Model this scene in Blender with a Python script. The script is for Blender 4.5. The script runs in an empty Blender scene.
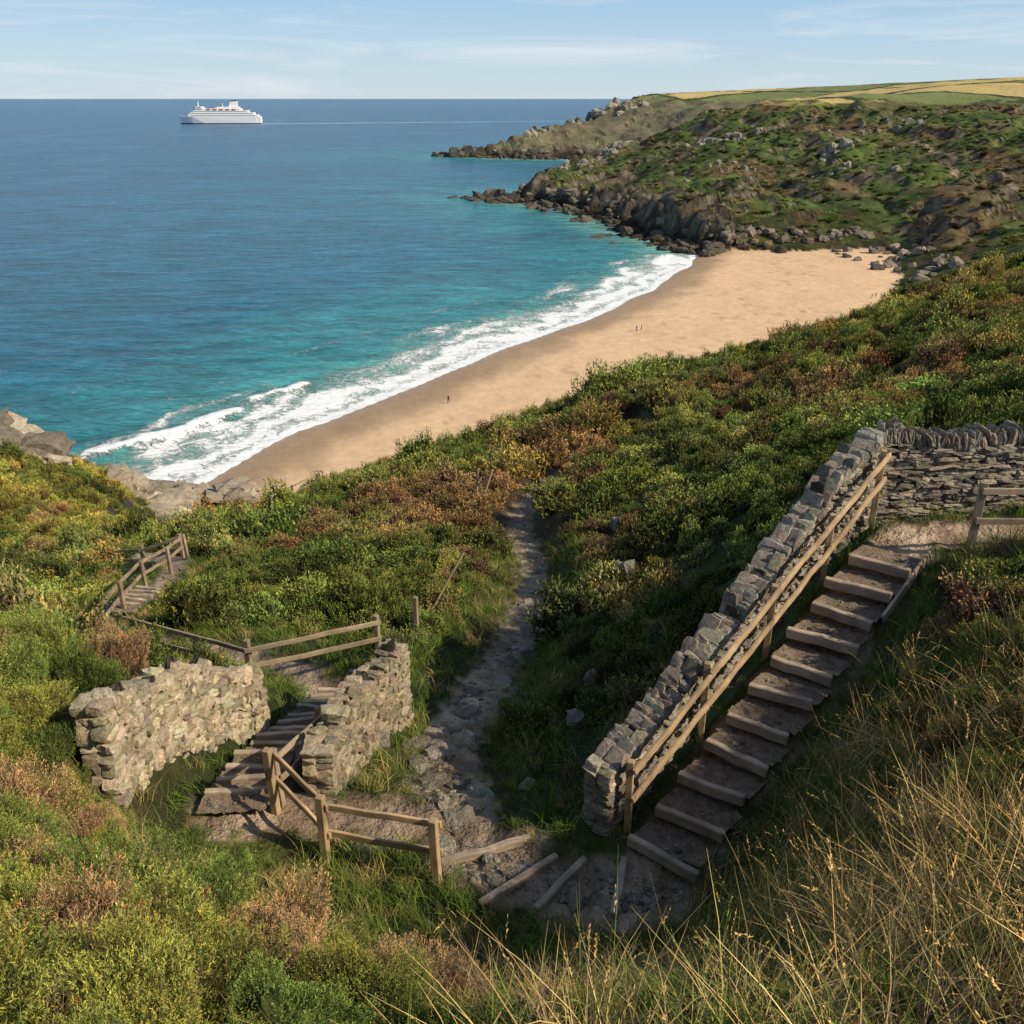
import bpy, math, time
import numpy as np
from mathutils import Vector
T0=time.time()
scene=bpy.context.scene
# ---------------------------------------------------------------- utils
def sstep(a,b,x):
    t=np.clip((x-a)/(b-a),0,1); return t*t*(3-2*t)
_perm=np.random.default_rng(3).permutation(256); _perm=np.concatenate([_perm,_perm,_perm])
_ga=np.random.default_rng(4).uniform(0,2*np.pi,256); _gx=np.cos(_ga); _gy=np.sin(_ga)
def perlin(x,y):
    xi=np.floor(x).astype(np.int64); yi=np.floor(y).astype(np.int64)
    xf=x-xi; yf=y-yi; xi&=255; yi&=255
    u=xf*xf*xf*(xf*(xf*6-15)+10); v=yf*yf*yf*(yf*(yf*6-15)+10)
    def g(a,b,dx,dy):
        h=_perm[_perm[a]+b]; return _gx[h]*dx+_gy[h]*dy
    a1=(xi+1)&255; b1=(yi+1)&255
    n00=g(xi,yi,xf,yf); n10=g(a1,yi,xf-1,yf); n01=g(xi,b1,xf,yf-1); n11=g(a1,b1,xf-1,yf-1)
    return ((n00*(1-u)+n10*u)*(1-v)+(n01*(1-u)+n11*u)*v)*1.5
def fbm(x,y,o=4,off=0.0):
    x=np.asarray(x,float)+off*17.3+1000; y=np.asarray(y,float)+off*9.1+1000
    s=0;a=1;t=0
    for i in range(o):
        s=s+a*perlin(x,y);t+=a;a*=.5;x=x*2.03+5.1;y=y*2.03+3.7
    return s/t
def ridged(x,y,o=4,off=0.0):
    x=np.asarray(x,float)+off*17.3+1000; y=np.asarray(y,float)+off*9.1+1000
    s=0;a=1;t=0
    for i in range(o):
        s=s+a*(1-2*np.abs(perlin(x,y)));t+=a;a*=.5;x=x*2.03+5.1;y=y*2.03+3.7
    return s/t
def mesh_obj(name,verts,faces,mat=None,smooth=False,attrs=None,parent=None,link=True):
    me=bpy.data.meshes.new(name)
    verts=np.asarray(verts,np.float32)
    if isinstance(faces,np.ndarray):
        n,k=faces.shape
        me.vertices.add(len(verts)); me.vertices.foreach_set('co',verts.ravel())
        me.loops.add(n*k); me.loops.foreach_set('vertex_index',faces.astype(np.int32).ravel())
        me.polygons.add(n); me.polygons.foreach_set('loop_start',np.arange(0,n*k,k,dtype=np.int32))
        try: me.polygons.foreach_set('loop_total',np.full(n,k,dtype=np.int32))
        except Exception: pass
        me.update(calc_edges=True)
    else:
        me.from_pydata([tuple(v) for v in verts.tolist()],[],faces); me.update()
    if attrs:
        for k,(ty,val) in attrs.items():
            a=me.attributes.new(k,ty,'POINT')
            val=np.asarray(val,np.float32)
            if ty=='FLOAT': a.data.foreach_set('value',val.ravel())
            elif ty=='FLOAT_VECTOR': a.data.foreach_set('vector',val.ravel())
            elif ty=='FLOAT_COLOR':
                if val.shape[1]==3: val=np.concatenate([val,np.ones((len(val),1),np.float32)],1)
                a.data.foreach_set('color',val.ravel())
    me.polygons.foreach_set('use_smooth',np.full(len(me.polygons),smooth))
    ob=bpy.data.objects.new(name,me)
    if mat: me.materials.append(mat)
    if link: scene.collection.objects.link(ob)
    if parent: ob.parent=parent
    return ob
class NT:
    def __init__(s,mat): s.t=mat.node_tree; s.n=s.t.nodes; s.l=s.t.links
    def add(s,ty,**kw):
        n=s.n.new(ty)
        for k,v in kw.items(): setattr(n,k,v)
        return n
    def set(s,n,k,v):
        sock=n.inputs[k]
        if isinstance(v,bpy.types.NodeSocket): s.l.new(v,sock)
        else: sock.default_value=v
    def attr(s,name,ty='GEOMETRY'):
        return s.add('ShaderNodeAttribute',attribute_name=name,attribute_type=ty)
    def noise(s,scale,detail=4,rough=.55,vec=None,dist=0.0):
        n=s.add('ShaderNodeTexNoise'); n.inputs['Scale'].default_value=scale; n.inputs['Detail'].default_value=detail
        n.inputs['Roughness'].default_value=rough; n.inputs['Distortion'].default_value=dist
        if vec is not None: s.l.new(vec,n.inputs['Vector'])
        return n.outputs['Fac']
    def mapr(s,v,a,b,c,d):
        n=s.add('ShaderNodeMapRange'); s.l.new(v,n.inputs['Value'])
        for k,x in zip(['From Min','From Max','To Min','To Max'],(a,b,c,d)): n.inputs[k].default_value=x
        return n.outputs['Result']
    def math(s,op,a,b=0.0,clamp=False):
        n=s.add('ShaderNodeMath',operation=op,use_clamp=clamp); s.set(n,0,a); s.set(n,1,b); return n.outputs[0]
    def mix(s,f,a,b,bt='MIX'):
        n=s.add('ShaderNodeMix',data_type='RGBA',blend_type=bt); s.set(n,0,f)
        s.set(n,6,a if isinstance(a,bpy.types.NodeSocket) else (*a,1)); s.set(n,7,b if isinstance(b,bpy.types.NodeSocket) else (*b,1)); return n.outputs[2]
    def scale(s,col,f):
        n=s.add('ShaderNodeVectorMath',operation='SCALE'); s.l.new(col,n.inputs[0]); s.set(n,'Scale',f); return n.outputs[0]
    def bump(s,h,st,dist):
        n=s.add('ShaderNodeBump'); n.inputs['Strength'].default_value=st; n.inputs['Distance'].default_value=dist
        s.l.new(h,n.inputs['Height']); return n.outputs[0]
def newmat(name,rough=.8,spec=.3):
    m=bpy.data.materials.new(name); m.use_nodes=True; nt=NT(m)
    p=nt.n['Principled BSDF']; p.inputs['Roughness'].default_value=rough; p.inputs['Specular IOR Level'].default_value=spec
    return m,nt,p
# ---------------------------------------------------------------- shoreline
SH=np.array([(-900,-20),(-400,60),(-140,108),(-95,118),(-72,124),(-60,127),(-54.5,137),(-42,167),(-21,198),(-3,229.5),(27,271),(48,310),
 (71,361),(81,396),(62,447),(50,528),(5,612),(20,650),(90,720),(140,850),(150,950),(105,1023),(20,1040),(-47,1078),(0,1125),(100,1260),(300,1600),(600,2500),(1500,8000),
 (9000,8000),(9000,-3000),(-900,-3000)],float)
def segd(x,y,a,b):
    dx,dy=b[0]-a[0],b[1]-a[1]; t=np.clip(((x-a[0])*dx+(y-a[1])*dy)/(dx*dx+dy*dy),0,1)
    return np.hypot(x-(a[0]+t*dx),y-(a[1]+t*dy)),t
def shore(x,y):
    d=np.full(x.shape,1e9); ins=np.zeros(x.shape,bool); n=len(SH)
    for i in range(n):
        a,b=SH[i],SH[(i+1)%n]
        d=np.minimum(d,segd(x,y,a,b)[0])
        if a[1]!=b[1]:
            c=((a[1]>y)!=(b[1]>y))&(x<(b[0]-a[0])*(y-a[1])/(b[1]-a[1])+a[0]); ins^=c
    sd=np.where(ins,d,-d)
    bm=sstep(124,134,y)*(1-sstep(378,398,y))
    amp=np.where(y>390,18,3)
    sd=sd+(1-bm)*amp*fbm(x/26,y/26,5,2)*(1.0-sstep(60,200,np.abs(sd)))+bm*1.6*fbm(x/22,y/22,2,3)
    return sd,bm
CP=np.array([
(0,-4,58.2),(-6,-3,58),(6,-3,58.3),(0,0,57.4),(-4,0,57.6),(4,0,57.9),(0,2,56.4),(0,2.9,55.7),(0,4.2,54.3),(0,5.5,52.5),(0,7,51.1),(0,8.2,50.45),
(2,2.5,56.2),(2.3,4,54.9),(1.9,6.4,52.0),(3.06,5.2,54.1),(4.1,5.8,54.2),(5.2,7.8,53.7),(6.9,10.8,53.3),(5.9,10.1,52.7),(4.2,8.7,52.2),(3.2,8.0,51.5),(8,13.2,53.3),(2.4,7.8,51.0),
(-2,3.2,55.8),(-3.5,4,55.4),(-2.5,5.5,53.2),(-4,6,53.4),(-5,7.5,52.7),(-6,5,55.0),(-8,8,53.6),(-7.0,10.2,52.6),(-6.1,10.3,52.3),(-5.7,12.0,51.2),(-5.3,14.2,49.7),(-9,14,50.5),(-8,17,48.4),(-12,18,48.0),
(-4.4,9.2,50.5),(-4.9,9.0,50.7),(-3.5,8.2,50.9),(-2,7.6,51.0),(-4.9,11.6,50.0),(-5.8,16.2,48.1),
(-2,11,50.0),(-2.0,14.5,49.0),(-2,18,48.2),(-1.5,22,46.9),(-2,26,45.6),(-2,32,43.6),(-2,40,41.0),(-1,50,38.6),
(-6.7,24.2,45.9),(-9.1,33.8,42.5),(-6.6,47.4,38.7),(-9.5,20.5,46.7),(-14.6,24.2,45.2),(-23,35,40.5),(-14,45,37.5),(-14,57,34),(-18,69,29.0),(-23,63,29.0),(-7.8,70,32.5),(0,62,36.0),(-25,50,34),(-32,42,36),
(-39.5,76,21.6),(-46,71,23.5),(-34,81,19.0),(-57.7,92,21),(-66,108,20),(-57,104,17.7),(-49.5,103,14),(-45,101,10),(-80,100,22),(-100,95,24),(-100,60,32),(-60,50,31),(-90,20,45),(-50,20,44),(-25,10,52),(-40,0,55),(-20,22,45.5),
(-40,104,6),(-43,112,1),(-30,125,1),(-30,100,11),(-20,88,21),(-20,118,6),(-10,138,2),(5,146,2),(25,166,2),(50,200,2),(85,240,2),(108,262,3),(128,292,4),
(0,105,22),(20,125,20),(45,150,20),(60,140,30),(90,180,28),(120,220,24),(150,270,16),
(4,71,35.0),(8,77,35.0),(18,83,36.3),(30,89,37.6),(41.6,95,39),(57.7,103,42.6),(80,115,47),(120,130,50),
(1.7,13.9,49.4),(2.5,21.6,47.4),(4.7,19,48.8),(7.4,32,45.6),(3,30,44.6),(3.5,40,42.2),(5,50,40),(8,60,38.2),(19.5,57.6,41.5),(21.9,48,44.6),(33,59,44.6),(14.8,28.5,49.6),(25,30,51),(35,40,49),(50,60,48),
(9,22,50.8),(5.5,16.6,51.3),(4,14.4,50.7),(3,13,50.2),(2,11.5,50.2),(12,14,53.4),(14,18,53),(10,10,54.0),(8,6,54.9),(12,4,56.5),(20,10,55.5),(20,20,54),
(60,20,55),(60,-5,58),(-60,-5,58),(100,60,54),(150,100,54),(200,60,60),(200,200,38),(-900,-50,40),(300,-100,80),
(0,190,-3),(30,215,-3),(60,260,-3),(90,300,-3),(80,340,-3),(110,330,-3),(120,365,-3),(100,380,-2),(-30,150,-3),(-40,140,-2),(-48,128,-2),(148,378,2),
(92,402,8),(110,400,10),(130,402,11),(149,398,11),(175,360,11),(163,330,11),(145,305,7),(130,418,18),(160,414,18),(100,425,17),
(12,612,6),(47,645,19),(58,640,22),(71,690,23),(76,670,31),(96,669,25),(136,699,46),(184,727,58),(267,750,63),(377,870,69),(548,1055,80),
(75,515,10),(85,470,12),(102,506,16),(78,573,14),(45,595,9),(126,475,18),(182,604,35),(174,454,19),(236,583,38),(197,411,21),(165,309,13.5),(193,366,17.5),(264,518,37),(341,678,53),
(300,350,28),(300,450,35),(400,500,47),(400,300,50),(600,600,66),(600,1200,82),(1000,800,88),
(-25,1088,10),(21,1130,24),(83,1180,30),(120,1230,52),(166,1270,64),(295,1320,68),(105,1040,6),(150,1100,32),(250,1100,50),(210,900,35),(300,950,60),(180,800,26),(120,760,12),(500,1500,76),(420,1900,72),(2000,2500,90),(900,4000,75)],float)
P=CP[:,:2]
def kern(a,b): return -np.sqrt(((a[:,None]-b[None])**2).sum(2)+.8)
n=len(P); A=np.zeros((n+3,n+3)); A[:n,:n]=kern(P,P)+np.eye(n)*.12; A[:n,n]=1;A[:n,n+1:]=P/1000;A[n,:n]=1;A[n+1:,:n]=P.T/1000
W=np.linalg.solve(A,np.concatenate([CP[:,2],[0,0,0]]))
def rbf(x,y):
    h=W[n]+W[n+1]*x/1000+W[n+2]*y/1000
    for i in range(n): h=h-W[i]*np.sqrt((x-P[i,0])**2+(y-P[i,1])**2+.8)
    return h
# ---------------------------------------------------------------- corridors
PATH=[(1.9,8.6,50.45),(1.19,8.6,50.4),(.4,8.8,50.4),(-.17,9.1,50.38),(-.7,9.9,50.15),(-.985,10.8,49.9),(-1.2,12.45,49.3),(-1.06,14.6,48.5),(-.51,17.1,47.7),(.22,21.1,46.5),(.78,26,45),(.8,31.5,43.2),(.28,37.6,41.5),(.71,44.2,39.8),(2.54,51.9,38),(5.5,58.5,36.9),(9,66,36)]
STR=[(1.9,8.8,50.4),(2.16,9.16,50.45),(6.49,13.4,52.85),(7.2,14.1,53.0),(9,13.9,53.1),(13,14,53.4)]
LFT=[(-.9,10.2,50.1),(-2.6,10.15,50.2),(-4.2,10.0,50.4),(-4.15,11.3,50.0),(-3.8,16,47.95),(-5.2,17.9,47.5),(-8,19.2,47.1),(-10.7,20.4,46.6),(-12,23,45.7),(-12.2,27,44.6),(-13.2,31,43.4),(-17,36,41)]
CORR=[(np.array(PATH),.62,1.3),(np.array(STR),.53,.7),(np.array(LFT),.47,.6)]
def corr(x,y,k):
    pts,hw,bl=CORR[k]; best=np.full(x.shape,1e9); z=np.zeros(x.shape)
    for i in range(len(pts)-1):
        d,t=segd(x,y,pts[i],pts[i+1]); zz=pts[i][2]+t*(pts[i+1][2]-pts[i][2]); m=d<best
        best=np.where(m,d,best); z=np.where(m,zz,z)
    return best,z
WALLS=[
 ('R',[(1.32,9.85,50.35,51.5),(2.5,11.05,51.0,52.1),(3.95,12.6,51.75,52.95),(5.3,14.0,52.3,53.9),(6.5,15.2,52.6,54.45)]),
 ('B',[(6.75,15.35,52.6,54.4),(9,15.45,52.7,54.35),(13,15.6,52.8,54.4)]),
 ('L',[(-5.5,9.5,50.1,52.75),(-5.4,10.8,49.8,52.3),(-5.15,12.1,49.5,51.6),(-4.75,13.2,49.0,50.75)]),
 ('M',[(-2.95,10.75,49.8,51.1),(-2.85,11.8,49.6,50.95),(-2.62,13.1,49.0,50.75),(-2.25,14.2,48.7,50.5)])]
def wdist(x,y):
    d=np.full(x.shape,1e9)
    for _,w in WALLS:
        for i in range(len(w)-1): d=np.minimum(d,segd(x,y,w[i],w[i+1])[0])
    return d
def height(x,y,full=False):
    x=np.asarray(x,float);y=np.asarray(y,float)
    h=rbf(x,y); sd,bm=shore(x,y); r=np.hypot(x,y)
    far=sstep(392,425,y)
    inl=sstep(300,360,y)*sstep(140,175,x)
    farm=np.maximum(far,inl)
    h=h+fbm(x/5,y/5,3,5)*.7*sstep(12,40,r)*(1-farm)+fbm(x/18,y/18,3,6)*1.3*sstep(30,70,r)*(1-farm)
    wx=x+fbm(x/50,y/50,3,14)*22; wy=y+fbm(x/50,y/50,3,15)*22
    pl=1-sstep(50,62,h)*.88
    h=h+farm*pl*(ridged(wx/75,wy/75,3,8)*8-3+fbm(wx/40,wy/40,5,7)*6+ridged(wx/20,wy/20,3,12)*2.8)
    rock=ridged(x/13+fbm(x/9,y/9,2,3),y/13,5,9); rk2=fbm(x/4.5,y/4.5,3,19)
    cl=sstep(34,8,sd)*(1-bm)*np.where(y>380,1.0,.35)
    h=h+cl*(rock*5.5+rk2*3.0)
    h=np.minimum(h,np.maximum(sd,0)*(1.15+1.2*fbm(x/14,y/14,3,10))+np.maximum(rock,-.1)*3.6*(1-bm))
    bz=np.minimum(np.where(sd>0,sd*.045,sd*.09),3.0)
    rz=np.minimum(np.where(sd>0,sd*.22,sd*.12),3)+(rock*3.6+rk2*3)*sstep(-30,-2,sd)-.8
    bz=bz*bm+rz*(1-bm)
    hh=np.where(sd>0,np.maximum(h,bz),np.minimum(bz,3))
    sand=((h<bz+.15)&(sd>-3)).astype(float)*bm
    for k in range(3):
        d,z=corr(x,y,k); w=1-sstep(CORR[k][1],CORR[k][1]+CORR[k][2],d)
        hh=hh*(1-w)+z*w
    if full: return hh,sd,bm,sand,farm
    return hh
# ---------------------------------------------------------------- terrain mesh
NA=640
rr=np.concatenate([np.exp(np.linspace(math.log(1.6),math.log(130),400,endpoint=False)),np.linspace(130,375,90,endpoint=False),np.linspace(375,720,240,endpoint=False),np.linspace(720,1320,130,endpoint=False),np.exp(np.linspace(math.log(1320),math.log(4500),50))])
NR=len(rr); aa=np.radians(np.linspace(-60,60,NA))
R,AZ=np.meshgrid(rr,aa,indexing='ij')
X=(R*np.sin(AZ)).ravel(); Y=(R*np.cos(AZ)-1.6).ravel()
Z,SD,BM,SAND,FARM=height(X,Y,True)
Z=np.maximum(Z,-25)
def gridfaces(nr,na):
    i=np.arange(nr-1)[:,None]*na+np.arange(na-1)[None]; i=i.ravel()
    return np.stack([i,i+1,i+na+1,i+na],1)[:, ::-1]
F=gridfaces(NR,NA)
dR=np.gradient(Z.reshape(NR,NA),axis=0)/np.gradient(R,axis=0); dA=np.gradient(Z.reshape(NR,NA),axis=1)/(R*np.gradient(AZ,axis=1))
SL=np.sqrt(dR**2+dA**2).ravel()
def LL(m,p,q): return p*(1-m[:,None])+q*m[:,None]
def vegcol(x,y,h,farm):
    a=fbm(x/9,y/9,4,21); b=fbm(x/16,y/16,4,22); c=fbm(x/3,y/3,3,23)
    af=fbm(x/45,y/45,6,24); far=farm>.5
    a=np.where(far,af*1.2,a); b=np.where(far,fbm(x/60,y/60,6,25)*1.2,b); c=np.where(far,fbm(x/9,y/9,3,26),c)
    dg=np.array([.050,.070,.023]);mg=np.array([.110,.138,.038]);go=np.array([.245,.225,.058]);br=np.array([.155,.088,.055]);tan=np.array([.27,.21,.10])
    col=LL(sstep(-.3,.35,a+c*.5),np.tile(dg,(len(x),1)),mg)
    gold=sstep(.0,.5,c*.8+b*.6+.24*sstep(20,55,x)*(y<150)+.34*sstep(-30,-45,x)*(y<150)-.05*far)
    col=LL(gold*.8,col,go)
    hz=sstep(.06,.28,b-.35*a+c*.25+.20*np.exp(-((x+11)**2/90+(y-46)**2/160))-.02*far+.10*np.exp(-((x-14)**2/200+(y-40)**2/500))-.2*(x<-35))
    col=LL(hz*.74,col,br)
    col=LL(sstep(.2,.6,-a+c*.4)*.45,col,tan)
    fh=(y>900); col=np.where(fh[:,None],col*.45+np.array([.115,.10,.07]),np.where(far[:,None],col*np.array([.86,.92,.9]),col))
    return col
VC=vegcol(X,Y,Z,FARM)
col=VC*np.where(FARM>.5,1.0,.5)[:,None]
fl=sstep(53,58,Z)*(FARM>.5)*sstep(.5,.2,SL)*sstep(640,700,Y)
fn=np.floor((X*.9+Y*.3)/110)*7.7+np.floor((Y*.9-X*.3)/170)*3.1
fr=np.abs(np.sin(fn*12.9898)*43758.5)%1
fcol=np.where((fr<.45)[:,None],np.array([.50,.38,.15]),np.where((fr<.75)[:,None],np.array([.17,.20,.07]),np.array([.32,.28,.12])))
fcol=fcol*(1+.25*fbm(X/25,Y/60,4,77))[:,None]
hedge=(np.minimum(.5-np.abs(((X*.9+Y*.3)/110)%1-.5),.5-np.abs(((Y*.9-X*.3)/170)%1-.5))<.05)
fcol=np.where(hedge[:,None],np.array([.04,.06,.02]),fcol)
col=LL(fl,col,fcol)
rn=fbm(X/12,Y/12,4,31); rn2=fbm(X/6,Y/6,4,39)
rockm=sstep(.70,.98,SL+rn*.6)*(FARM>.5)+(1-sstep(6,17,SD+rn*22))*(1-BM)
rockm=np.maximum(rockm,(1-sstep(3,9,SD+rn*6))*(Y<130)*(SD<30))
rockm=np.maximum(rockm,(1-BM)*sstep(5,2.0,Z+rn*3)*(Y>300))
rockm=np.maximum(rockm,sstep(.75,1.15,SL)*(R.ravel()>60)*(FARM<.5))
rockm=np.maximum(rockm,sstep(.42,.55,rn2+.35*rn)*(FARM>.5)*(1-fl)*.9)
rockm=np.clip(rockm,0,1)*(1-SAND)
rc=LL(sstep(-.25,.35,fbm(X/5,Y/5,5,32)),np.tile([.10,.082,.06],(len(X),1)),np.array([.38,.32,.225]))
rc=rc*(.22+.78*sstep(1.5,9,Z+rn*4))[:,None]
col=LL(rockm,col,rc)
wet=1-sstep(5,18,SD+fbm(X/14,Y/14,3,33)*6)
sc=LL(wet,np.tile([.72,.50,.30],(len(X),1)),np.array([.36,.25,.155]))
sc=sc*(1+.13*fbm(X/9,Y/20,4,34)+.14*fbm(X/1.6,Y/3,3,35))[:,None]
wrack=sstep(.10,.0,np.abs(fbm(X/30,Y/30,3,36)+(SD-38)/50))*sstep(0,.3,fbm(X/4,Y/4,3,37))*.6+sstep(.25,.6,fbm(X/12,Y/12,4,38))*.3*sstep(25,40,SD)
sc=LL(np.clip(wrack,0,1),sc,np.array([.36,.23,.13]))
col=LL(SAND*1.0,col,sc)
pm=np.zeros(len(X))
for k in range(3):
    d,_=corr(X,Y,k); nn=fbm(X/.7,Y/.7,4,40)*.55
    pm=np.maximum(pm,1-sstep(CORR[k][1]-.18,CORR[k][1]+.12,d+nn))
HP=[(215,395),(222,430),(210,450),(224,480),(240,520),(235,560),(255,600)]
for i in range(len(HP)-1):
    d,_=segd(X,Y,HP[i],HP[i+1]); pm=np.maximum(pm,(1-sstep(1.2,2.6,d))*.8)
pcol=LL(sstep(-.3,.4,fbm(X/.7,Y/.7,4,41)),np.tile([.21,.15,.10],(len(X),1)),np.array([.39,.30,.215]))
col=LL(pm,col,pcol)
Z=Z-pm*(R.ravel()<90)*(.05+.09*fbm(X/.4,Y/.4,4,42))+(R.ravel()<60)*(1-pm)*fbm(X/.6,Y/.6,3,43)*.06
mt,nt,p=newmat('terrain_material',.92,.15)
tc=nt.add('ShaderNodeNewGeometry').outputs['Position']
ca=nt.attr('col').outputs['Color']; sa=nt.attr('sand').outputs['Fac']; ra=nt.attr('rock').outputs['Fac']
n1=nt.noise(9,4,.65,tc); n2=nt.noise(.4,6,.72,tc)
f=nt.math('MULTIPLY',nt.mapr(n1,.25,.75,.7,1.3),nt.mapr(n2,.3,.7,.5,1.5))
f2=nt.mapr(n2,.3,.7,.86,1.12)
ff=nt.add('ShaderNodeMix',data_type='FLOAT'); nt.set(ff,0,sa); nt.set(ff,2,f); nt.set(ff,3,f2)
nt.l.new(nt.scale(ca,ff.outputs[0]),p.inputs['Base Color'])
hb=nt.math('ADD',nt.math('MULTIPLY',n1,.08),nt.math('MULTIPLY',nt.math('MULTIPLY',n2,nt.math('SUBTRACT',1.05,sa)),nt.math('ADD',nt.math('MULTIPLY',ra,6.0),.6)))
nt.l.new(nt.bump(hb,1.0,1.0),p.inputs['Normal'])
nt.l.new(nt.mapr(nt.attr('wet').outputs['Fac'],0,1,.92,.3),p.inputs['Roughness'])
mesh_obj('ground_terrain',np.stack([X,Y,Z],1),F,mt,True,{'col':('FLOAT_COLOR',col),'sand':('FLOAT',SAND),'rock':('FLOAT',rockm),'wet':('FLOAT',SAND*(1-sstep(.5,7,SD)))})
print('terrain',time.time()-T0)
# ---------------------------------------------------------------- sea
NR2,NA2=900,560
r2=np.exp(np.linspace(math.log(70),math.log(90000),NR2)); a2=np.radians(np.linspace(-66,50,NA2))
R2,A2=np.meshgrid(r2,a2,indexing='ij'); x=(R2*np.sin(A2)).ravel(); y=(R2*np.cos(A2)).ravel()
sd,bm=shore(x,y); off=-sd
qx=x+fbm(x/9,y/9,3,57)*3.2; qy=y+fbm(x/9,y/9,3,58)*3.2
BRK=[[(-77,154),(-66,167),(-58,178)],[(-57,186),(-47,198)],[(-38,207),(-30,216)],[(58,372),(64,386)],[(-8,262),(2,275)],[(20,330),(30,345)],[(-100,190),(-88,204)]]
bw=np.zeros(len(x)); bh=np.zeros(len(x))
for i,bk in enumerate(BRK):
    d=np.full(len(x),1e9)
    for j in range(len(bk)-1): d=np.minimum(d,segd(qx,qy,bk[j],bk[j+1])[0])
    s=[1.0,.8,.45,.45,.35,.3,.25][i]
    bw=np.maximum(bw,s*np.exp(-(d/2.0)**2)); bh=np.maximum(bh,s*np.exp(-(d/2.8)**2))
wn=fbm(x/14,y/14,4,51)
o=off+wn*10
foam=(1-sstep(0,44,o))*.50+(1-sstep(0,3.5,off+wn*2))*.5
foam=foam+.42*np.exp(-((o-8)/2.4)**2)+.42*np.exp(-((o-17)/2.6)**2)*sstep(-.4,.3,fbm(x/40,y/40,2,52))+.40*np.exp(-((o-28)/2.4)**2)*sstep(-.3,.3,fbm(x/35,y/35,2,59))+.32*np.exp(-((o-41)/2.0)**2)*sstep(-.1,.35,fbm(x/30,y/30,2,61))
foam=foam*bm
rockf=(1-bm)*(1-sstep(0,10,off+wn*8))*.9*(y>120)
foam=np.maximum(foam,rockf); foam=np.maximum(foam,bw)
wk,wt=segd(x,y,(-645,2499),(300,2860)); wake=np.exp(-(wk/32)**2)*(1-wt*.6)
swell=np.sin((off+16*fbm(x/45,y/45,3,53))/13*2*np.pi)*(1-sstep(50,160,off))*sstep(5,30,off)*.18*(bm>.1)*sstep(-.3,.4,fbm(x/50,y/50,2,60))
patch=fbm(x/160,y/420,4,54)+.5*fbm(x/30,y/40,3,56)
deep=np.array([.014,.078,.150]); mid=np.array([.010,.108,.172]); shal=np.array([.030,.215,.215]); vs=np.array([.18,.39,.32])
t=off+patch*50
wc=LL(sstep(5,110,t),np.tile(shal,(len(x),1)),mid); wc=LL(sstep(90,420,t),wc,deep)
wc=LL(1-sstep(0,34,off+wn*10),wc,vs)
sandw=1-sstep(0,6,off+wn*2); wc=LL(sandw*.6*bm,wc,np.array([.38,.30,.20]))
slick=sstep(.05,.5,fbm(x/90,y/300,4,55))*sstep(150,500,off)*.4
wc=LL(slick,wc,np.array([.035,.16,.24])); wc=LL(wake*.7,wc,np.array([.4,.5,.6]))
zs=swell+bh*1.1
m,nt,p=newmat('sea_material',.25,.5)
pos=nt.add('ShaderNodeNewGeometry').outputs['Position']
mp=nt.add('ShaderNodeMapping'); nt.l.new(pos,mp.inputs['Vector']); mp.inputs['Rotation'].default_value=(0,0,math.radians(-25)); mp.inputs['Scale'].default_value=(.45,1.2,1)
v=mp.outputs[0]
w1=nt.noise(.7,4,.65,v,.3); w2=nt.noise(.13,4,.65,v,.4); w3=nt.noise(.018,4,.65,v,.3)
fo=nt.attr('foam').outputs['Fac']; wcol=nt.attr('wcol').outputs['Color']
fn1=nt.noise(.38,6,.72,pos,2.4); fn2=nt.noise(.12,4,.6,pos,1.0)
fm=nt.math('ADD',fo,nt.math('ADD',nt.math('MULTIPLY',fn1,1.5),nt.math('MULTIPLY',fn2,.6)))
mask=nt.mapr(fm,1.33,1.62,0,1)
mask=nt.math('MULTIPLY',mask,nt.mapr(fo,.04,.2,0,1))
shade=nt.math('MULTIPLY',nt.mapr(w2,.3,.7,.5,1.55),nt.mapr(w3,.3,.7,.75,1.28))
shade=nt.math('MULTIPLY',shade,nt.mapr(w1,.3,.7,.5,1.55))
cc=nt.mix(mask,nt.scale(wcol,shade),(.85,.88,.88))
nt.l.new(cc,p.inputs['Base Color'])
nt.l.new(nt.mapr(mask,0,1,.25,.8),p.inputs['Roughness'])
hgt=nt.math('ADD',nt.math('MULTIPLY',w1,.5),nt.math('ADD',nt.math('MULTIPLY',w2,2.0),nt.math('MULTIPLY',mask,.5)))
nt.l.new(nt.bump(hgt,.95,1.0),p.inputs['Normal']); p.inputs['Specular IOR Level'].default_value=.3
p.inputs['IOR'].default_value=1.33
mesh_obj('sea_water',np.stack([x,y,zs],1),gridfaces(NR2,NA2),m,True,{'wcol':('FLOAT_COLOR',wc),'foam':('FLOAT',foam)})
print('sea',time.time()-T0)
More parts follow.
